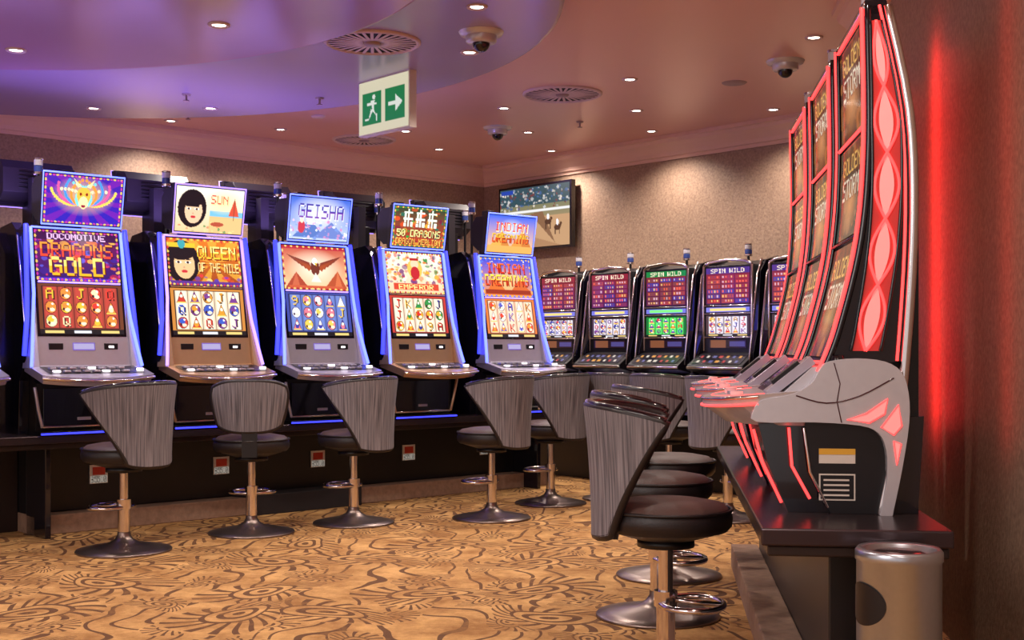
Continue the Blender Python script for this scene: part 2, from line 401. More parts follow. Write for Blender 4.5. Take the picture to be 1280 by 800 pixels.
def art_queen(w=128,h=82):
    c=CV(w,h,(225,120,40),(150,60,30)); c.rays(.62,.5,11,(250,190,70),.5); c.blobs(30,[(240,200,90),(200,80,40),(250,150,60)],.01,.03,random.Random(62))
    c.face(.2,.5,.24,(236,190,140)); c.rect(.03,.1,.38,.2,(230,190,50)); c.ell(.2,.12,.05,.1,(60,160,170)); c.blobs(22,[(240,60,60),(250,220,120),(80,60,170)],.015,.04,random.Random(51),.78,1)
    c.text('QUEEN',.68,.28,.11,.27,(255,245,140),(110,20,20),(250,200,60)); c.text('OF THE NILE',.69,.6,.052,.2,(255,225,150),(90,20,10)); c.rect(0,.9,1,1,(90,50,140)); c.beads((240,200,90),(200,60,60)); return c.a
def art_geisha_top(w=112,h=72):
    c=CV(w,h,(60,100,210),(190,205,235)); c.glow(.5,.35,.5,(240,240,255)); rg=random.Random(8)
    c.tri([(.05,.95),(.35,.5),(.6,.95)],(90,120,190)); c.tri([(.27,.64),(.35,.5),(.43,.64)],(240,240,255)); c.tri([(.4,.95),(.7,.55),(1,.95)],(110,130,200)); c.blobs(70,[(235,200,225),(255,255,255),(210,140,190),(120,150,220)],.01,.03,rg,.55,1)
    c.text('GEISHA',.52,.32,.13,.34,(70,60,160),(240,240,255),(120,70,170)); c.ell(.2,.7,.06,.15,(200,60,80)); c.ell(.2,.55,.03,.06,(245,220,200)); return c.a
def art_eagle(w=128,h=82):
    c=CV(w,h,(190,70,60),(245,200,150)); c.glow(.5,.5,.45,(255,240,215)); c.tri([(0,1),(.2,.6),(.4,1)],(170,70,50)); c.tri([(.6,1),(.85,.55),(1,1)],(180,80,50)); c.tri([(.1,1),(.2,.6),(.25,1)],(200,100,70)); c.tri([(.78,1),(.85,.55),(.92,1)],(210,110,70))
    for sx in (-1,1):
        for i in range(5):
            c.tri([(.5+sx*.04,.4+.02*i),(.5+sx*(.43-.06*i),.2+.05*i),(.5+sx*(.30-.05*i),.36+.055*i)],(120+12*i,50+6*i,42))
    c.ell(.5,.5,.07,.17,(110,50,40)); c.ell(.5,.35,.04,.08,(250,250,250)); c.tri([(.49,.38),(.53,.38),(.52,.45)],(250,190,50)); c.tri([(.5,.6),(.42,.82),(.58,.82)],(235,225,215))
    c.rect(0,0,1,.07,(180,40,60)); c.rect(.08,.9,.92,.96,(200,90,60)); c.beads((250,210,120),(170,40,50)); return c.a
def art_green_top(w=112,h=72):
    c=CV(w,h,(30,70,50),(190,60,40)); rg=random.Random(12); c.blobs(90,[(40,150,60),(220,80,40),(240,170,60),(30,110,90),(120,30,60)],.012,.05,rg)
    for x in (.27,.5,.73):
        c.rect(x-.08,.12,x+.08,.17,(235,250,230)); c.rect(x-.015,.06,x+.015,.5,(235,250,230)); c.rect(x-.09,.28,x+.09,.33,(235,250,230)); c.rect(x-.08,.42,x-.04,.5,(235,250,230)); c.rect(x+.04,.38,x+.09,.5,(235,250,230)); c.rect(x-.07,.12,x-.04,.4,(235,250,230))
    c.text('50 DRAGONS',.5,.66,.085,.18,(250,240,160),(60,10,10)); c.text('DRAGON MERLION',.5,.87,.062,.15,(250,190,90),(60,10,10)); c.beads((240,200,90),(60,150,70)); return c.a
def art_green(w=128,h=82):
    c=CV(w,h,(245,235,220),(235,200,160)); rg=random.Random(14); c.blobs(160,[(220,60,40),(50,140,70),(240,170,60),(230,120,60),(250,240,230),(120,60,120)],.012,.045,rg,.05,.75)
    c.ell(.5,.4,.13,.24,(230,190,90)); c.ell(.5,.28,.07,.11,(240,205,170)); c.rect(.42,.13,.58,.2,(180,40,40)); c.ell(.5,.5,.08,.16,(190,40,50)); c.rect(.1,.76,.9,.92,(210,70,50)); c.text('EMPEROR',.5,.84,.09,.13,(250,235,150)); c.beads((240,200,90),(200,50,40)); return c.a
def art_pyr_top(w=112,h=72):
    c=CV(w,h,(60,100,225),(245,190,110)); c.glow(.5,.35,.3,(200,215,245)); c.tri([(.05,.85),(.3,.4),(.5,.85)],(240,170,80)); c.tri([(.3,.85),(.3,.4),(.5,.85)],(205,130,60)); c.tri([(.5,.85),(.75,.35),(.98,.85)],(235,150,70)); c.tri([(.75,.85),(.75,.35),(.98,.85)],(200,120,55)); c.rect(0,.8,1,1,(230,170,90))
    c.text('INDIAN',.5,.3,.12,.24,(225,40,40),(255,240,190)); c.text('DREAMING',.5,.6,.1,.24,(250,200,60),(120,20,20),(235,90,30)); return c.a
def art_pyr(w=128,h=82):
    c=CV(w,h,(40,70,210),(230,150,70)); c.glow(.5,.6,.4,(250,200,120)); c.tri([(.02,.95),(.28,.5),(.5,.95)],(220,110,50)); c.tri([(.5,.95),(.76,.5),(1,.95)],(210,100,50)); c.blobs(40,[(250,240,200),(90,120,230),(60,80,200)],.008,.02,random.Random(63),0,.2)
    c.text('INDIAN',.5,.26,.13,.26,(250,110,40),(90,10,10),(220,50,30)); c.text('DREAMING',.5,.57,.11,.28,(255,220,80),(110,20,20),(225,70,30)); c.rect(.05,.82,.95,.93,(150,50,30)); c.beads((90,130,250),(250,190,90)); return c.a
def art_pay(seed, green=False):
    rg=random.Random(seed); c=CV(80,60,(120,25,35),(70,20,70)); hd=rg.choice([(130,30,50),(70,40,120)]); c.rect(.0,.0,1,.17,hd if not green else (20,120,60)); c.text('SPIN WILD',.5,.09,.085,.12,(245,225,200))
    base=rg.choice([(150,40,45),(120,40,90)]) if not green else (120,60,60)
    for i in range(6):
        for j in range(3):
            c.rect(.04+.32*j,.21+i*.13,.32+.32*j,.31+i*.13,rg.choice([base,base,(60,50,140),(160,60,60)]))
            for k in range(4): c.rect(.06+.32*j+k*.065,.23+i*.13,.09+.32*j+k*.065,.29+i*.13,rg.choice([(220,170,110),(200,160,180),(230,90,70),(120,50,80)]))
    return c.a
def art_wheel(col1,col2,seed,words=('GOLDEN','STORM')):
    rg=random.Random(seed); c=CV(96,78,[x*.6 for x in col1],[x*.55 for x in col2]); c.blobs(90,[[x*.65 for x in col1],[x*.65 for x in col2],(170,100,44),(140,106,80),(40,24,28),(100,44,38),(56,76,70)],.02,.09,rg); c.glow(.5,.65,.34,(215,150,95))
    c.text(words[0],.5,.2,.12,.18,(240,190,100),(60,10,10)); c.text(words[1],.5,.45,.14,.22,(235,225,200),(120,20,20)); return c.a
def art_tv():
    rg=random.Random(31); c=CV(130,76,(60,95,70),(175,140,105)); c.rect(0,0,1,.3,(45,70,80)); c.blobs(160,[(40,60,60),(180,180,180),(110,50,50),(60,90,140),(210,200,190)],.008,.02,rg,.03,.36)
    c.rect(0,.38,1,.42,(215,215,215)); c.rect(0,.5,1,1,(176,138,102)); c.tri([(.0,1),(.0,.62),(.9,1)],(155,116,84))
    c.tri([(.45,.45),(.62,.42),(.8,.95)],(120,85,60)); 
    for x,y in ((.3,.62),(.42,.68),(.7,.6),(.83,.7)):
        c.ell(x,y,.045,.05,(70,40,25)); c.rect(x-.035,y,x-.025,y+.12,(60,35,25)); c.rect(x+.025,y,x+.035,y+.12,(60,35,25)); c.ell(x,y-.08,.015,.05,(230,230,240)); c.ell(x+.045,y-.05,.015,.03,(70,40,25))
    c.rect(.02,.02,.2,.09,(30,60,150)); return c.a
def art_exit():
    c=CV(93,58,(236,228,196)); g=(24,130,70); w=(240,245,235)
    c.rect(.07,.22,.46,.82,g); c.rect(.54,.22,.93,.82,g)
    c.ell(.31,.32,.03,.045,w); c.tri([(.24,.38),(.33,.38),(.29,.58)],w); c.tri([(.33,.38),(.26,.58),(.3,.6)],w); c.rect(.17,.42,.26,.46,w); c.rect(.3,.43,.37,.47,w)
    c.tri([(.25,.54),(.30,.56),(.20,.74)],w); c.rect(.13,.71,.2,.75,w); c.tri([(.27,.55),(.31,.55),(.36,.68)],w); c.rect(.35,.64,.38,.78,w)
    c.rect(.6,.49,.8,.55,w); c.tri([(.74,.36),(.88,.52),(.74,.68)],w)
    return c.a

# ------------------------------------------------------------------ room shell
ZC=3.35
OUT=[(-10.55,-3.3),(1.0,-3.3),(2.5,7.6),(4.6,7.4),(4.7,9.4),(-.3,14.95),(-10.6,5.75)]
b=B(); b.plan(OUT,-0.1,0.0,'carpet'); b.done('floor')
b=B(); b.plan(OUT,ZC,ZC+0.1,'ceil'); b.done('ceiling')
def wall2(name,p0,p1,outward,th=0.12):
    o=Vector(outward)*th; p0=Vector(p0);p1=Vector(p1)
    b=B(); b.plan([p0,p1,p1+o,p0+o],0,ZC,'wall'); return b.done(name)
nN=(-N[0],-N[1])
wall2('wall_left',TU(-4,-11.16),TU(9.62,-11.16),nN)
wall2('wall_back',TU(9.5,-11.16),TU(9.5,-4),U)
wall2('wall_right',SQ(-3,1.22),SQ(8,1.22),Q)
wall2('wall_recess',SQ(7.88,1.34),SQ(7.88,3.284),W_)
wall2('wall_recess_side',SQ(7.88,3.284),TU(9.5,-4),Q)
def cornice(name,p0,p1,inward,z=ZC,s=1.0):
    p0=Vector(p0);p1=Vector(p1);i=Vector(inward)
    prof=[(0,-.22),(.02,-.22),(.025,-.19),(.05,-.185),(.06,-.15),(.10,-.10),(.14,-.07),(.15,-.04),(.18,-.035),(.18,0),(0,0)]
    vs=[];n=len(prof)
    for p in (p0,p1):
        for d,h in prof:
            q=p+i*(d*s); vs.append((q.x,q.y,z+h*s))
    b=B(); b.add(vs,[list(range(n))[::-1],list(range(n,2*n))]+[(k,(k+1)%n,n+(k+1)%n,n+k) for k in range(n)],'trim')
    return b.done(name)
cornice('trim_1',TU(-4,-11.16),TU(9.5,-11.16),N)
cornice('trim_2',TU(9.5,-11.16),TU(9.5,-4),(-U[0],-U[1]))
cornice('trim_3',SQ(-3,1.22),SQ(8,1.22),(-Q[0],-Q[1]))
def disc2(name,c,r,z0,z1,k):
    b=B(); n=180
    pts=[(c[0]+r*math.cos(2*math.pi*i/n),c[1]+r*math.sin(2*math.pi*i/n)) for i in range(n)]
    b.plan(pts,z0,z1,k); return b.done(name,bevel=0.03,seg=3)
disc2('ceiling_tier',(-3.2,7.15),3.5,3.20,ZC,'disc')
disc2('ceiling_tier',(-3.0,5.45),2.73,3.06,3.20,'disc2')

# ------------------------------------------------------------------ ceiling fixtures
def spot(loc,e,col=(1,0.88,0.77),size=140,blend=.8,r=.04):
    l=bpy.data.lights.new('downlight_lamp','SPOT'); l.energy=e; l.color=col; l.spot_size=math.radians(size); l.spot_blend=blend; l.shadow_soft_size=r
    o=bpy.data.objects.new('downlight_lamp',l); o.location=loc; S.collection.objects.link(o); return o
def downlight(x,y,z,e=88):
    b=B(); b.lathe([(.036,-.002),(.055,-.012),(.062,-.004),(.062,0)],(0,0,0),'plate',24); b.lathe([(.0005,-.004),(.037,-.003)],(0,0,0),'lamp',20)
    b.done('downlight',(x,y,z)); spot((x,y,z-.05),e)
DL=[(-3.15,11.55,ZC),(-2.22,12.0,ZC),(-1.03,12.1,ZC),(-.77,13.2,ZC),(-.07,10.94,ZC),(.155,12.16,ZC),(.42,13.3,ZC),(.92,9.77,ZC),(1.1,11.05,ZC),(1.35,12.1,ZC),
    (2.04,8.45,ZC),(2.3,11.0,ZC),(-3.4,10.16,3.2),(-2.45,10.16,3.2),(-.28,8.24,3.2),(-.2,7.14,3.2),(-3.01,7.59,3.06),(-1.64,7.0,3.06),
    (.75,3.2,ZC),(-1.2,4.6,3.06),(-1.5,1.5,ZC),(-4.5,4.5,3.06),(.5,.6,ZC)]
for d in DL: downlight(*d)
def vent(x,y,z,r):
    b=B(); b.lathe([(r-.03,-.004),(r-.02,-.02),(r,-.008),(r,0)],(0,0,0),'plate',48)
    b.lathe([(.001,-.002),(r-.02,-.002)],(0,0,0),'ventdark',48,smooth=False)
    b.lathe([(.001,-.024),(.05,-.022),(.055,-.003)],(0,0,0),'vent',24)
    for i in range(30):
        a=2*math.pi*i/30; d=Vector((math.cos(a),math.sin(a),0)); t=Vector((-d.y,d.x,0))
        b.obox(d*((r+.03)/2)+Vector((0,0,-.010)),d*((r-.08)/2),t*.010,Vector((0,0,.0015)),'plate')
    b.done('ceiling_air_vent',(x,y,z))
vent(-.89,7.96,3.2,.31); vent(.416,10.32,ZC,.33); vent(-1.49,12.6,ZC,.32)
def dome(x,y,z):
    b=B(); b.lathe([(.001,-.03),(.05,-.03),(.13,-.02),(.14,0)],(0,0,0),'white',32)
    b.lathe([(.001,-.07),(.085,-.07),(.095,-.06),(.095,-.02)],(0,0,0),'white',32)
    b.lathe([(.001,-.125)]+[(.055*math.sin(a),-.07-.055*math.cos(a)) for a in [i*math.pi/16 for i in range(1,9)]],(0,0,0),'gloss',24)
    b.done('dome_security_camera',(x,y,z))
dome(-.19,7.72,3.2); dome(2.0,9.15,ZC); dome(-.137,11.9,ZC)
def sprink(x,y,z):
    b=B(); b.lathe([(.001,-.01),(.03,-.01),(.035,0)],(0,0,0),'vent',16); b.cyl((0,0),.008,-.05,-.005,'vent',10); b.cyl((0,0),.022,-.056,-.05,'vent',14); b.done('fire_sprinkler',(x,y,z))
for p in [(-2.5,9.6,3.2),(-1.5,9.75,3.2),(.63,11.6,ZC),(-2.9,11.2,ZC)]: sprink(*p)
b=B(); b.lathe([(.001,-.02),(.05,-.022),(.065,-.01),(.065,0)],(0,0,0),'plate',24); b.done('smoke_detector',(-1.75,11.3,ZC))
b=B(); b.lathe([(.001,-.006),(.09,-.008),(.1,0)],(0,0,0),'vent',32); b.done('ceiling_speaker',(1.76,9.9,ZC))

# exit sign
b=B(); b.box(-.31,.31,-.03,.03,-.40,0,'label')
e=art_exit(); b.screen((-.3,-.0335,-.01),(.3,-.0335,-.01),(-.3,-.0335,-.39),(.3,-.0335,-.39),e,'screen_dim')
b.done('exit_sign',(-.90,9.0,3.2),A_BACK)

# tv
b=B(); b.box(-.59,.59,-.03,.03,-.36,.36,'gloss'); b.box(-.2,.2,.03,.08,-.15,.15,'black')
b.screen((-.565,-.0325,.335),(.565,-.0325,.335),(-.565,-.0325,-.335),(.565,-.0325,-.335),art_tv(),'screen')
x,y=TU(9.41,-10.17); b.done('wall_television',(x,y,2.70),A_BACK)

# ------------------------------------------------------------------ slot machine type A (upright video)
def candle(b,x,y,z,post=.1):
    b.cyl((x,y),.012,z,z+post,'black',10); z+=post
    b.cyl((x,y),.035,z,z+.02,'chrome',18); b.cyl((x,y),.031,z+.02,z+.06,'candle_b',18); b.cyl((x,y),.031,z+.062,z+.10,'candle_w',18); b.cyl((x,y),.034,z+.10,z+.112,'chrome',18)
def slot_a(loc,rot,top,up,low,trim,led,tz=-.015):
    b=B()
    shell=[(.35,.69),(-.12,.69),(-.14,1.04),(-.25,1.18),(-.235,1.4),(-.16,1.75),(-.07,2.02),(0,2.07),(.2,2.05),(.35,1.9)]
    b.prism(shell,-.40,-.33,'gloss'); b.prism(shell,.33,.40,'gloss')
    b.prism([(.33,.69),(-.24,.69),(-.26,1.02),(-.1,1.1),(.33,1.1)],-.33,.33,'black')
    b.prism([(.33,1.05),(-.2,1.05),(-.2,1.3),(-.07,2.03),(.0,2.06),(.2,2.04),(.33,1.88)],-.33,.33,'black')
    b.box(-.29,.29,-.275,-.24,.75,.99,'gloss'); b.tube([(-.3,-.28,.74),(.3,-.28,.74)],.01,'chrome')
    b.tube([(-.3,-.285,.74),(-.33,-.29,.85),(-.36,-.3,1.0)],.012,trim); b.tube([(.3,-.285,.74),(.33,-.29,.85),(.36,-.3,1.0)],.012,trim)
    b.box(-.05,.05,-.28,-.274,.78,.8,'silver')
    b.box(-.33,.33,-.33,-.2,.69,.715,'black'); b.tube([(-.33,-.335,.70),(.33,-.335,.70)],.006,'glow_deep')
    def fy(z): return -.285+(z-1.17)/(2.06-1.17)*.15
    bez=[(fy(1.13),1.13),(fy(2.04),2.04),(-.06,2.04),(-.18,1.13)]
    b.prism(bez,-.335,.335,trim)
    for sx in (-1,1):
        b.add([(sx*.335,fy(1.6),1.6),(sx*.335,-.2,1.6),(sx*.405,-.2,1.12),(sx*.405,-.33,1.12),(sx*.335,-.33,1.12),(sx*.335,-.2,1.12)],
              [(0,1,2,3),(0,3,4),(1,5,2),(3,2,5,4),(0,4,5,1)],trim)
    def quad(x,z0,z1,o=.006): return ((-x,fy(z1)-o,z1),(x,fy(z1)-o,z1),(-x,fy(z0)-o,z0),(x,fy(z0)-o,z0))
    q=quad(.322,1.325,2.03,.003); b.add([q[0],q[1],q[3],q[2]],[(0,3,2,1)],'gloss')
    b.screen(*quad(.305,1.69,2.02),up,'screen'); b.screen(*quad(.305,1.34,1.668),low,'screen')
    cs=CV(40,12,(150,120,230)); cs.rect(.05,.2,.95,.8,(210,200,250)); b.screen(*quad(.08,1.235,1.285,.004),cs.a,'screen_dim')
    b.box(-.25,-.15,fy(1.25)-.006,fy(1.25)+.02,1.24,1.28,'black'); b.box(.15,.25,fy(1.25)-.006,fy(1.25)+.02,1.24,1.28,'black')
    b.box(.18,.22,fy(1.25)-.009,fy(1.25),1.25,1.265,'led_white')
    for sx in (-1,1):
        b.tube([(sx*.328,fy(2.03)-.012,2.03),(sx*.333,fy(1.8)-.015,1.8),(sx*.338,fy(1.6)-.02,1.6),(sx*.353,fy(1.45)-.02,1.45),(sx*.385,-.32,1.22),(sx*.4,-.345,1.13)],.012,led)
        b.tube([(sx*.36,-.15,2.05),(sx*.375,-.2,1.75),(sx*.39,-.245,1.45),(sx*.415,-.26,1.2)],.017,'glow_deep')  # added glow tubes that put a blue halo on the dark flanks
        b.tube([(sx*.402,-.10,1.98),(sx*.402,-.17,1.7),(sx*.402,-.235,1.4),(sx*.402,-.245,1.2)],.008,'chrome')
    b.tube([(-.325,fy(2.03)-.012,2.035),(.325,fy(2.03)-.012,2.035)],.006,led)
    b.tube([(-.3,fy(1.677)-.01,1.679),(.3,fy(1.677)-.01,1.679)],.006,'led_violet' if trim!='bronze' else 'bronze')
    pts=[(-.40,-.15)]+[(-.40+.80*i/16,-.42-.19*math.sin(math.pi*(.12+.76*i/16))**.6) for i in range(17)]+[(.40,-.15)]
    n=len(pts)
    zt=lambda y:1.06+(y+.61)*.24
    vs=[(x,y,zt(y)+.0) for x,y in pts]+[(x*.96,y+.03,zt(y)-.055) for x,y in pts]
    b.add(vs,[list(range(n)),list(range(n,2*n))[::-1]]+[(i,n+i,n+(i+1)%n,(i+1)%n) for i in range(n)],trim)
    b.tube([(x,y-.002,zt(y)-.02) for x,y in pts[1:-1]],.012,'chrome')
    b.add([(-.34,-.5,zt(-.5)+.004),(.34,-.5,zt(-.5)+.004),(.34,-.33,zt(-.33)+.004),(-.34,-.33,zt(-.33)+.004)],[(0,1,2,3)],'black')
    for r in range(2):
        for i in range(8):
            x=-.28+.07*i; y=-.47+.075*r; b.box(x-.022,x+.022,y-.02,y+.02,zt(y)+.002,zt(y)+.016,'led_white' if (i+r)%5==0 else 'silver')
    b.cyl((.33,-.45),.025,zt(-.45),zt(-.45)+.02,'led_white',18)
    n0=len(b.v)
    tl=(-.285,-.165,2.395);tr=(.285,-.165,2.395);bl=(-.28,-.115,2.085);br=(.28,-.115,2.085)
    def off(p,o): return (p[0],p[1]+o,p[2])
    vs=[(-.297,-.165,2.408),(.297,-.165,2.408),(.292,-.111,2.072),(-.292,-.111,2.072)]; bk=[(x*.98,y+.06,z) for x,y,z in vs]
    b.add(vs+bk,[(0,3,2,1),(4,5,6,7),(0,1,5,4),(1,2,6,5),(2,3,7,6),(3,0,4,7)],'housing')
    b.prism([(-.06,2.10),(-.10,2.39),(.02,2.39),(.08,2.33),(.08,2.16),(.0,2.10)],-.28,.28,'housing')
    for i in range(5): b.box(-.16,.16,.078,.086,2.19+.028*i,2.20+.028*i,'black')
    b.screen(off(tl,-.004),off(tr,-.004),off(bl,-.004),off(br,-.004),top,'screen')
    b.tube([off(p,-.006) for p in (vs[0],vs[1],vs[2],vs[3])],.0065,led,True)
    for i in range(n0,len(b.v)): p=b.v[i]; b.v[i]=(p[0]+(.03 if tz<=0 else 0),p[1]-(.055 if tz<=0 else 0),p[2]+tz)
    b.box(-.07,.07,-.08,.12,2.0,2.3,'black')
    candle(b,-.16,.12,2.05,.36); b.box(.02,.10,.1,.18,2.03,2.46,'housing')
    return b.done('slot_machine',(loc[0],loc[1],0),rot,bevel=.006,xs=.925)

rl=dict(
 a=reels(128,78,(110,60,40),(190,70,60),[(240,190,60),(250,230,180),(230,60,50),(240,140,60)],1),
 b=reels(128,78,(200,130,60),(250,235,210),[(200,60,50),(60,90,190),(220,150,50),(120,60,140)],2),
 c=reels(128,78,(60,70,150),(110,130,200),[(230,235,255),(240,200,90),(60,60,160),(220,120,140)],3),
 d=reels(128,78,(190,60,50),(250,235,205),[(210,50,40),(50,140,70),(230,170,50),(60,60,140)],4),
 e=reels(128,78,(220,120,60),(255,215,190),[(230,70,50),(240,240,240),(240,150,60),(90,90,190)],5))
TS=[3.35,4.27,5.19,6.14,7.13]
cfg=[(art_dragon_top(),art_dragons(),rl['a'],'silver','led_blue'),(art_queen_top(),art_queen(),rl['b'],'bronze','led_violet'),
     (art_geisha_top(),art_eagle(),rl['c'],'silver','led_blue'),(art_green_top(),art_green(),rl['d'],'bronze','led_blue'),(art_pyr_top(),art_pyr(),rl['e'],'silver','led_blue')]
for t,c in zip(TS,cfg): slot_a(TU(t,-8.25),A_LEFT,*c)
slot_a(TU(2.41,-8.25),A_LEFT,*cfg[2])
small=CV(24,18,(90,80,150),(150,90,60)).a
for t in TS+[2.4]: slot_a(TU(t+.09,-9.05),A_LEFT+math.pi,small,small,small,'silver','led_violet',tz=.20)

# island base for long bank
b=B()
def tub(t0,t1,n0,n1,z0,z1,k):
    b.plan([TU(t0,n0),TU(t1,n0),TU(t1,n1),TU(t0,n1)],z0,z1,k)
tub(2.0,7.70,-7.93,-9.42,.635,.69,'shelf')
tub(2.0,7.68,-7.96,-9.40,.60,.635,'dark')
tub(3.15,7.62,-8.45,-8.9,.13,.60,'black')
tub(2.0,3.15,-8.6,-8.8,.0,.60,'dark')
tub(3.15,7.85,-8.3,-9.05,0,.13,'stepcarpet')
for t in (3.17,7.55):
    tub(t-.02,t+.02,-8.12,-8.45,.0,.60,'gloss')
b.plan([TU(4.75,-8.22),TU(5.72,-8.22),TU(5.62,-8.46),TU(4.68,-8.46)],0,.15,'blackcarpet')
b.done('gaming_bank_base',bevel=.006)
for t in (3.65,4.60,5.45,6.35,7.2):
    b=B(); b.box(-.065,.065,-.004,.004,-.065,.065,'label'); b.box(-.045,.045,-.006,-.003,-.005,.05,'labelred')
    cv=CV(30,10,(235,225,210)); cv.text('35510',.5,.5,.18,.8,(60,40,40)); b.screen((-.06,-.0065,-.012),(.06,-.0065,-.012),(-.06,-.0065,-.06),(.06,-.0065,-.06),cv.a*.4,'screen_dim')
    x,y=TU(t,-8.446+.004); b.done('number_label',(x,y,.37),A_LEFT)

# ------------------------------------------------------------------ slot machine type B (back row)
def slot_b(loc,rot,seed,green):
    b=B()
    side=[(.4,.6),(-.1,.6),(-.14,.95),(-.28,1.06),(-.3,1.2),(-.24,1.40),(-.2,1.9),(-.12,2.0),(.05,2.04),(.25,1.98),(.4,1.8)]
    b.prism(side,-.32,-.27,'gloss'); b.prism(side,.27,.32,'gloss')
    b.prism([(.38,.6),(-.08,.6),(-.11,.95),(-.2,1.1),(-.2,1.9),(-.1,1.96),(.05,2.01),(.25,1.95),(.38,1.8)],-.28,.28,'black')
    fy=-.215
    b.box(-.275,.275,fy-.02,fy+.05,1.20,1.96,'black')
    pay=art_pay(seed,green); lo=reels(76,42,(60,40,50) if not green else (20,110,50),(225,215,230) if not green else (90,230,110),[(210,50,50),(60,70,160),(230,170,60),(120,60,140)],seed+40)
    y=fy-.024
    b.screen((-.235,y,1.94),(.235,y,1.94),(-.235,y,1.63),(.235,y,1.63),pay)
    b.screen((-.235,y,1.53),(.235,y,1.53),(-.235,y,1.355),(.235,y,1.355),lo)
    mid=CV(40,8,(110,110,200)); mid.rect(.1,.2,.9,.8,(230,200,120) if not green else (120,240,120)); b.screen((-.235,y,1.60),(.235,y,1.60),(-.235,y,1.56),(.235,y,1.56),mid.a)
    low=CV(40,14,(40,16,30)); low.rect(.05,.1,.45,.9,(150,90,60)); low.rect(.55,.2,.95,.8,(90,80,150)); b.screen((-.2,y,1.32),(.2,y,1.32),(-.2,y,1.25),(.2,y,1.25),low.a,'screen_dim')
    for sx in (-1,1):
        b.tube([(sx*.26,y,1.22),(sx*.262,y-.006,1.6),(sx*.26,y,1.96)],.012,'chrome')
        b.tube([(sx*.295,-.33,1.10),(sx*.3,-.29,1.4),(sx*.3,-.22,1.88),(sx*.28,-.13,2.01)],.010,'chrome')
    b.tube([(-.26,y,1.96),(-.2,y,1.99),(0,y,2.01),(.2,y,1.99),(.26,y,1.96)],.014,'chrome')
    b.tube([(-.26,y,1.34),(.26,y,1.34)],.008,'chrome'); b.tube([(-.26,y,1.545),(.26,y,1.545)],.006,'chrome'); b.tube([(-.26,y,1.615),(.26,y,1.615)],.006,'chrome')
    b.prism([(-.2,1.22),(-.27,1.20),(-.42,1.10),(-.42,1.06),(-.2,1.02)],-.3,.3,'black')
    dk=CV(40,16,(22,18,28)); rg=random.Random(seed)
    for i in range(7):
        for j in range(2): dk.rect(.07+.13*i,.2+.4*j,.13+.13*i,.4+.4*j,rg.choice([(200,190,180),(200,140,70),(170,60,60),(90,90,140)]))
    b.screen((-.26,-.282,1.197),(.26,-.282,1.197),(-.26,-.41,1.112),(.26,-.41,1.112),dk.a)
    b.tube([(-.3,-.425,1.08),(.3,-.425,1.08)],.012,'chrome')
    bp=CV(40,24,(40,50,140),(190,160,50)); bp.blobs(12,[(240,200,60),(60,90,200),(230,90,60),(240,240,220)],.05,.15,rg)
    b.box(-.26,.26,-.2,-.1,.65,1.0,'silver'); b.screen((-.24,-.204,.98),(.24,-.204,.98),(-.24,-.204,.72),(.24,-.204,.72),bp.a,'screen_dim')
    candle(b,0,.05,2.01,.04)
    return b.done('slot_machine',(loc[0],loc[1],0),rot,bevel=.006)
for i in range(5): slot_b(TU(8.75,-8.88+.70*i),A_BACK,20+i,i==2)
b=B()
b.plan([TU(8.22,-9.3),TU(8.22,-5.85),TU(9.3,-5.75),TU(9.3,-9.3)],.54,.60,'shelf'); b.plan([TU(8.5,-9.2),TU(8.5,-5.9),TU(9.25,-5.9),TU(9.25,-9.2)],0,.54,'black'); b.done('gaming_bank_base',bevel=.006)

# ------------------------------------------------------------------ slot machine type C (tall curved, right bank)
def smooth_curve(pts,n=24,closed=False):
    P=[Vector((0,)+p) for p in pts]; out=[]
    m=len(P)
    for i in range(m if closed else m-1):
        if closed: p0=P[i-1];p1=P[i];p2=P[(i+1)%m];p3=P[(i+2)%m]
        else: p0=P[max(i-1,0)];p1=P[i];p2=P[i+1];p3=P[min(i+2,m-1)]
        k=max(2,n//(m-1))
        for j in range(k):
            t=j/k
            q=.5*((2*p1)+(-p0+p2)*t+(2*p0-5*p1+4*p2-p3)*t*t+(-p0+3*p1-3*p2+p3)*t**3)
            out.append((q.y,q.z))
    if not closed: out.append(pts[-1])
    return out
FR=[(-.09,1.17),(-.035,1.32),(.035,1.62),(.06,1.95),(.055,2.40)]
RE=[(.10,.69),(.15,.95),(.185,1.3),(.205,1.7),(.19,2.05),(.12,2.40)]
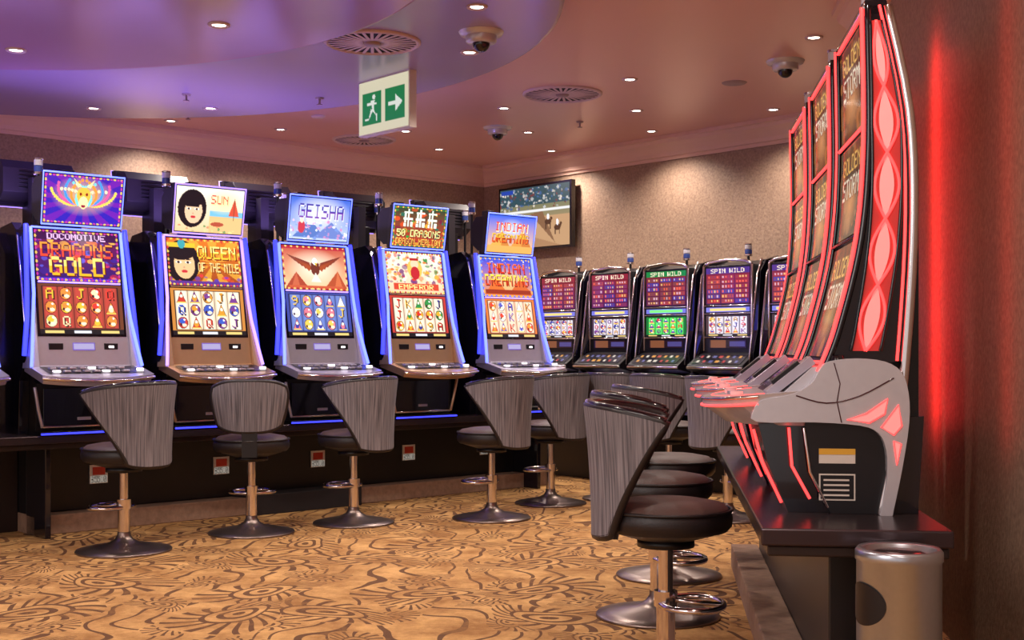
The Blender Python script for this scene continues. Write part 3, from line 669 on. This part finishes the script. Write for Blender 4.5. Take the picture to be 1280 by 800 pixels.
def slot_c(loc,rot,arts):
    b=B(); fc=smooth_curve(FR,24); rc=smooth_curve(RE,24)
    rc_up=[p for p in rc if p[1]>=1.15]
    prof=fc+rc_up[::-1]
    b.prism(prof,.30,.345,'gloss'); b.prism(prof,-.345,-.30,'gloss')
    inner=[(y+.012,z) for y,z in fc]+[(y-.02,z) for y,z in rc_up[::-1]]
    b.prism(inner,-.30,.30,'black')
    b.box(-.27,.27,.10,.24,.69,1.75,'black')
    def fyz(z):
        for (y0,z0),(y1,z1) in zip(fc,fc[1:]):
            if z0<=z<=z1: return y0+(y1-y0)*(z-z0)/(z1-z0)
        return fc[-1][0]
    def ryz(z):
        for (y0,z0),(y1,z1) in zip(rc,rc[1:]):
            if z0<=z<=z1: return y0+(y1-y0)*(z-z0)/(z1-z0)
        return rc[-1][0]
    zs=[(1.22,1.62),(1.65,1.99),(2.02,2.37)]
    for (z0,z1),cv in zip(zs,arts):
        h,w,_=cv.shape
        b.sheet(lambda u,v,z0=z0,z1=z1:(-.28+.56*u,fyz(z1+(z0-z1)*v)-.002,z1+(z0-z1)*v),w,h,'screen_dim',[tuple(x) for x in cv.reshape(-1,3)])
    for z in (1.20,1.635,2.005,2.385): b.tube([(-.3,fyz(z)-.008,z),(.3,fyz(z)-.008,z)],.006,'led_red' if z not in (1.635,) else 'smoked')
    for sx in (-1,1):
        b.tube([(sx*.322,y-.012,z) for y,z in fc],.007,'led_red'); b.tube([(sx*.295,y-.006,z) for y,z in fc],.008,'gloss')
        b.tube([(sx*.345,y+.004,z) for y,z in fc],.011,'gloss')
        b.tube([(sx*.345,y+.004,z) for y,z in rc],.017,'chrome')
        b.tube([(sx*.352,y-.024,z) for y,z in rc_up],.005,'led_red')
        za,zb_=1.24,2.35; n=5; K=60
        def mid(z): return (fyz(z)+.014+ryz(z)-.03)/2
        def hw(z): return max(.012,min(.040,(ryz(z)-fyz(z)-.055)/2))
        zz=[za+(zb_-za)*i/K for i in range(K+1)]
        L1=[(mid(z)+hw(z)*math.sin(math.pi*n*(z-za)/(zb_-za)),z) for z in zz]
        L2=[(mid(z)-hw(z)*math.sin(math.pi*n*(z-za)/(zb_-za)),z) for z in zz]
        X=sx*.3462
        for i in range(K):
            z0,z1=zz[i],zz[i+1]
            b.add([(X,mid(z0)-hw(z0)-.006,z0),(X,mid(z0)+hw(z0)+.006,z0),(X,mid(z1)+hw(z1)+.006,z1),(X,mid(z1)-hw(z1)-.006,z1)],[(0,1,2,3)],'led_panel')
            X2=sx*.3475
            f=.6
            def sc(p,z): return (mid(z)+(p[0]-mid(z))*f,p[1])
            a0,a1,c0,c1=sc(L1[i],z0),sc(L1[i+1],z1),sc(L2[i],z0),sc(L2[i+1],z1)
            b.add([(X2,*a0),(X2,*c0),(X2,*c1),(X2,*a1)],[(0,1,2,3)],'led_pink')
        b.tube([(sx*.350,y,z) for y,z in L1],.005,'led_red'); b.tube([(sx*.350,y,z) for y,z in L2],.005,'led_red')
        b.tube([(sx*.351,mid(z)-hw(z)-.008,z) for z in zz],.006,'gloss'); b.tube([(sx*.351,mid(z)+hw(z)+.008,z) for z in zz],.006,'gloss')
    b.tube([(-.34,.055,2.40),(.34,.055,2.40)],.012,'chrome'); b.prism([(.05,2.37),(.05,2.42),(.12,2.42),(.13,2.37)],-.345,.345,'gloss')
    candle(b,.2,.09,2.38,.0)
    b.prism([(-.30,.99),(-.27,.86),(-.20,.69),(.23,.69),(.25,1.02)],-.31,.31,'gloss')
    b.prism([(-.15,1.02),(-.12,.80),(-.06,.69),(.12,.69),(.16,1.02)],-.335,.335,'black')
    pts=[(-.37,-.08)]+[(-.37+.74*i/24,-.30-.18*math.sin(math.pi*i/24)**.55) for i in range(25)]+[(.37,-.08)]
    n=len(pts)
    zt=lambda y:1.075+(y+.47)*.10
    vs=[(x,y,zt(y)) for x,y in pts]+[(x*.98,y,zt(y)-.03) for x,y in pts]+[(x*.85,y+.08,.985) for x,y in pts]
    b.add(vs,[list(range(n)),list(range(2*n,3*n))[::-1]]+[(i,n+i,n+(i+1)%n,(i+1)%n) for i in range(n)]+[(n+i,2*n+i,2*n+(i+1)%n,n+(i+1)%n) for i in range(n)],'white')
    b.tube([(x,y-.003,zt(y)-.032) for x,y in pts[1:-1]],.004,'led_red')
    b.tube([(x*1.0,y-.002,zt(y)-.006) for x,y in pts[1:-1]],.006,'chrome')
    b.tube([(x*.86,y*.93,zt(y)+.002) for x,y in pts[1:-1]],.0025,'led_red')
    shc=[(-.31,1.00),(-.32,1.04),(-.29,1.075),(-.19,1.095),(-.13,1.13),(-.10,1.18),(-.07,1.205),(.02,1.215),(.11,1.205),(.165,1.17),(.188,1.10),(.19,1.0),(.168,.85),(.14,.71),(.133,.69),(.097,.69),(.10,.71),(.118,.82),(.115,.91),(.09,.965),(.03,.99),(-.12,1.00)]
    sh=smooth_curve(shc,63,True)
    b.prism(sh,.315,.372,'white'); b.prism(sh,-.372,-.315,'white')
    b.prism([(-.28,1.04),(-.12,1.185),(-.02,1.19),(.02,1.04)],-.32,.32,'white')
    b.tube([(.3725,y,z) for y,z in smooth_curve([(-.18,1.09),(-.08,1.065),(.03,1.09),(.14,1.15)],12)],.0025,'smoked')
    b.tube([(.3725,y,z) for y,z in ((-.055,1.2),(-.035,1.13),(-.045,1.07),(-.03,1.0))],.002,'smoked')
    b.obox((-.03,-.2,1.135),(.2,0,0),(0,.08,.066),(0,-.006,.008),'gloss')
    dk=CV(44,18,(60,40,40),(130,110,100))
    rg=random.Random(4)
    for i in range(6): dk.rect(.05+.155*i,.2,.16+.155*i,.75,rg.choice([(190,180,170),(170,90,60),(110,110,130)]))
    b.screen((-.21,-.128,1.206),(.15,-.128,1.206),(-.21,-.278,1.082),(.15,-.278,1.082),dk.a,'screen_dim')
    b.obox((.25,-.19,1.15),(.05,0,0),(0,.075,.06),(0,-.01,.012),'silver'); b.obox((.25,-.20,1.158),(.03,0,0),(0,.045,.036),(0,-.01,.012),'black')
    for i in range(5):
        x=-.24+.11*i; y=-.345-.03*math.cos(x*4); b.cyl((x,y),.022,zt(y),zt(y)+.012,'silver' if i%2 else 'led_pink',18)
    b.lathe([(.001,.022),(.022,.02),(.026,0)],(.345,-.04,1.205),'gloss',16)
    for sx in (-1,1):
        X=sx*.3735
        for tri in ([(-.01,1.01),(.05,1.03),(.12,1.08),(.11,1.03),(.06,1.0)],[(.10,.985),(.155,1.06),(.165,.99),(.14,.96)],[(.14,.94),(.163,.93),(.15,.86)]):
            b.add([(X,y,z) for y,z in tri],[tuple(range(len(tri)))],'led_pink'); b.tube([(X,y,z) for y,z in tri],.003,'led_red',True)
        b.tube([(sx*.338,-.2,.98),(sx*.338,-.19,.85),(sx*.338,-.13,.74)],.005,'led_red')
        b.tube([(sx*.338,-.15,.98),(sx*.338,-.13,.83),(sx*.338,-.07,.71)],.005,'chrome')
        b.add([(sx*.337,y,z) for y,z in ((-.1,.86),(.02,.86),(.02,.91),(-.1,.91))],[(0,1,2,3)],'label')
        b.add([(sx*.338,y,z) for y,z in ((-.1,.89),(.02,.89),(.02,.91),(-.1,.91))],[(0,1,2,3)],'labely')
        b.add([(sx*.337,y,z) for y,z in ((-.1,.735),(.02,.735),(.02,.825),(-.1,.825))],[(0,1,2,3)],'label')
        b.add([(sx*.338,y,z) for y,z in ((-.095,.74),(.015,.74),(.015,.82),(-.095,.82))],[(0,1,2,3)],'black')
        for i in range(4): b.add([(sx*.3385,y,z) for y,z in ((-.085,.75+.017*i),(.0,.75+.017*i),(.0,.756+.017*i),(-.085,.756+.017*i))],[(0,1,2,3)],'label')
    b.tube([(.29,-.315,.97),(.29,-.285,.86),(.29,-.22,.72)],.005,'led_red')
    b.box(.05,.28,.2,.235,.70,.82,'black')
    return b.done('slot_machine',(loc[0],loc[1],0),rot,bevel=.004)
for s_,ar in ((4.66,((170,70,34),(90,50,36))),(5.54,((70,60,50),(160,80,40))),(6.42,((160,110,40),(60,50,60)))):
    slot_c(SQ(s_,.62),A_RIGHT,[art_wheel(ar[0],(90,80,60),3),art_wheel((150,110,60),(60,100,90),int(s_*3)),art_wheel(ar[1],(170,100,44),9)])
b=B()
def sqb(s0,s1,q0,q1,z0,z1,k): b.plan([SQ(s0,q0),SQ(s0,q1),SQ(s1,q1),SQ(s1,q0)],z0,z1,k)
sqb(3.95,7.25,.30,.88,.635,.69,'shelf'); sqb(3.97,7.23,.32,.87,.60,.635,'dark')
sqb(4.15,7.15,.53,.86,.0,.60,'black'); sqb(4.1,7.25,.38,.53,0,.13,'stepcarpet')
b.done('gaming_bank_base',bevel=.006)

# ------------------------------------------------------------------ stools
def stool(x,y,face,small=False,amax=58):
    b=B()
    b.lathe([(.001,0),(.285,0),(.29,.006),(.285,.014),(.22,.028),(.10,.05),(.055,.075),(.04,.10),(.038,.12)],(0,0,0),'basemetal',40)
    b.cyl((0,0),.028,.1,.53,'chrome',24); b.cyl((0,0),.036,.11,.30,'chrome',24)
    b.cyl((0,0),.045,.26,.32,'chrome',20)
    ring=[(.0+.15*math.cos(a),-.10+.12*math.sin(a),.27) for a in [2*math.pi*i/28 for i in range(28)]]
    b.tube(ring,.013,'chrome',True)
    b.tube([(0,0,.29),(0,-.1,.275),(0,-.215,.27)],.01,'chrome')
    b.lathe([(.001,.50),(.09,.50),(.10,.515),(.20,.545),(.235,.56)],(0,0,0),'black',36,sy=1.0)
    b.lathe([(.235,.555),(.252,.575),(.255,.60),(.25,.625),(.238,.64)],(0,-.0,0),'leather',40)
    b.lathe([(.238,.64),(.22,.655),(.15,.668),(.001,.672)],(0,0,0),'leathertop',40)
    b.tube([(.252*math.cos(a),.252*math.sin(a),.635) for a in [2*math.pi*i/40 for i in range(40)]],.006,'leather',True)
    b.lathe([(.001,.52),(.11,.52),(.11,.49),(.03,.48)],(0,0,0),'black',20)
    if not small:
        z0,z1=.535,1.03
        def P(u,v,o=0):
            k=v**1.15; th=math.radians(42+(amax-4)*k)*(2*u-1)
            zt=z1-.055*abs(2*u-1)**2.5; zb=z0+.02*abs(2*u-1)**3
            z=zb+(zt-zb)*v
            r=.268+.03*v**2+o
            return (r*math.sin(th), r*math.cos(th)*1.0, z)
        nu,nv=40,18
        b.sheet(lambda u,v:P(u,v,.018),nu,nv,'fabric'); b.sheet(lambda u,v:P(1-u,v,-.018),nu,nv,'fabric')
        rim=[P(i/40,1) for i in range(41)]+[P(1,1-i/20) for i in range(1,21)]+[P(1-i/14,0) for i in range(1,15)]+[P(0,i/20) for i in range(1,20)]
        b.tube(rim,.019,'leather',True)
        b.tube([P(i/40,1,.0) [:2]+(P(i/40,1)[2]+.010,) for i in range(41)],.014,'gloss')
        b.box(-.06,.06,.18,.26,.52,.56,'black')
    else:
        def P(u,v,o=0):
            x_=(2*u-1); w=.245*(1-.18*(1-v)**2)*(1-.05*max(0,v-.8)*5*abs(x_)); z=.70+.33*v-.04*abs(x_)**4*(1 if v>.5 else -1)*abs(2*v-1)
            return (w*x_, .245-.07*x_*x_+o+.03*v, z)
        b.sheet(lambda u,v:P(u,v,.016),24,12,'fabric'); b.sheet(lambda u,v:P(1-u,v,-.016),24,12,'fabric')
        rim=[P(i/24,1) for i in range(25)]+[P(1,1-i/12) for i in range(1,13)]+[P(1-i/24,0) for i in range(1,25)]+[P(0,i/12) for i in range(1,12)]
        b.tube(rim,.017,'leather',True)
        b.box(-.05,.05,.20,.255,.53,.72,'black'); b.box(-.05,.05,.1,.25,.53,.55,'black')
    return b.done('casino_stool',(x,y,0),math.atan2(face[1],face[0])+math.pi/2)
stool(-2.39,7.70,(-.90,.43),amax=62); stool(-1.76,8.45,(-.15,1),True); stool(-1.13,8.92,(-.86,.5)); stool(-.15,9.17,(-.86,.5)); stool(.31,10.05,(-.8,.6))
stool(.59,4.80,(1,-.12),amax=52); stool(.68,5.83,(1,.0),amax=52); stool(.86,6.86,(1,.1),amax=52)
stool(.87,10.35,(.5,.85)); stool(1.25,9.95,(.75,.66)); stool(1.58,9.15,(.9,.45))

# ------------------------------------------------------------------ bin
b=B(); b.lathe([(.001,0),(.12,0),(.122,.02),(.122,.62),(.126,.625),(.126,.65),(.118,.66),(.10,.655),(.095,.64),(.001,.64)],(0,0,0),'steel',48)
b.lathe([(.001,.648),(.06,.65),(.085,.645)],(0,0,0),'chrome',32)
def hole(u,v):
    cx=2*u-1; cy=2*v-1; h=math.hypot(cx,cy); m=max(abs(cx),abs(cy)); k=(m/h) if h>1e-6 else 1
    a=math.radians(196+40*cx*k); z=.50+.062*cy*k
    return (.1245*math.cos(a),.1245*math.sin(a),z)
b.sheet(hole,24,16,'black')
b.done('litter_bin',(1.145,3.70,0),0)

# ------------------------------------------------------------------ lights
def area(name,loc,rot,sx,sy,e,col):
    l=bpy.data.lights.new(name,'AREA'); l.shape='RECTANGLE'; l.size=sx; l.size_y=sy; l.energy=e; l.color=col
    o=bpy.data.objects.new(name,l); o.location=loc; o.rotation_euler=rot; S.collection.objects.link(o); return o
x,y=TU(4.2,-8.7); area('violet_fill_uplight',(x,y,2.2),(math.pi,0,A_LEFT),3.4,.2,32,(.42,.28,1.0))  # added hidden uplight over the bank, tints the ceiling violet; no cove there
for s_,e_ in ((4.66,.8),(5.85,6),(6.75,5)):
    x,y=SQ(s_,1.09); o=area('red_rear_bar',(x,y,1.7),(0,0,0),1.7,.03,e_,(1.0,.03,.03))
    d=Vector((Q[0],Q[1],0)); zax=-d; xax=Vector((0,0,1)); yax=zax.cross(xax)
    o.matrix_world=Matrix(((xax.x,yax.x,zax.x,x),(xax.y,yax.y,zax.y,y),(xax.z,yax.z,zax.z,1.75),(0,0,0,1)))
area('unseen_fill_light',(-3.5,1.0,3.0),(math.radians(20),0,0),4,3,150,(1.0,.92,.88))  # added fill panel without a fixture, brightens the room from out of view
w=bpy.data.worlds.new('World'); S.world=w; w.use_nodes=True
w.node_tree.nodes['Background'].inputs[0].default_value=(1.0,.87,.84,1); w.node_tree.nodes['Background'].inputs[1].default_value=.75

# ------------------------------------------------------------------ camera
cd=bpy.data.cameras.new('camera'); cam=bpy.data.objects.new('camera',cd); S.collection.objects.link(cam)
cam.location=(0,0,1.25); cam.rotation_euler=(math.pi/2,0,0); cd.sensor_width=36; cd.lens=43.96; cd.shift_y=.0273; cd.clip_end=100
S.camera=cam
S.view_settings.view_transform='Standard'
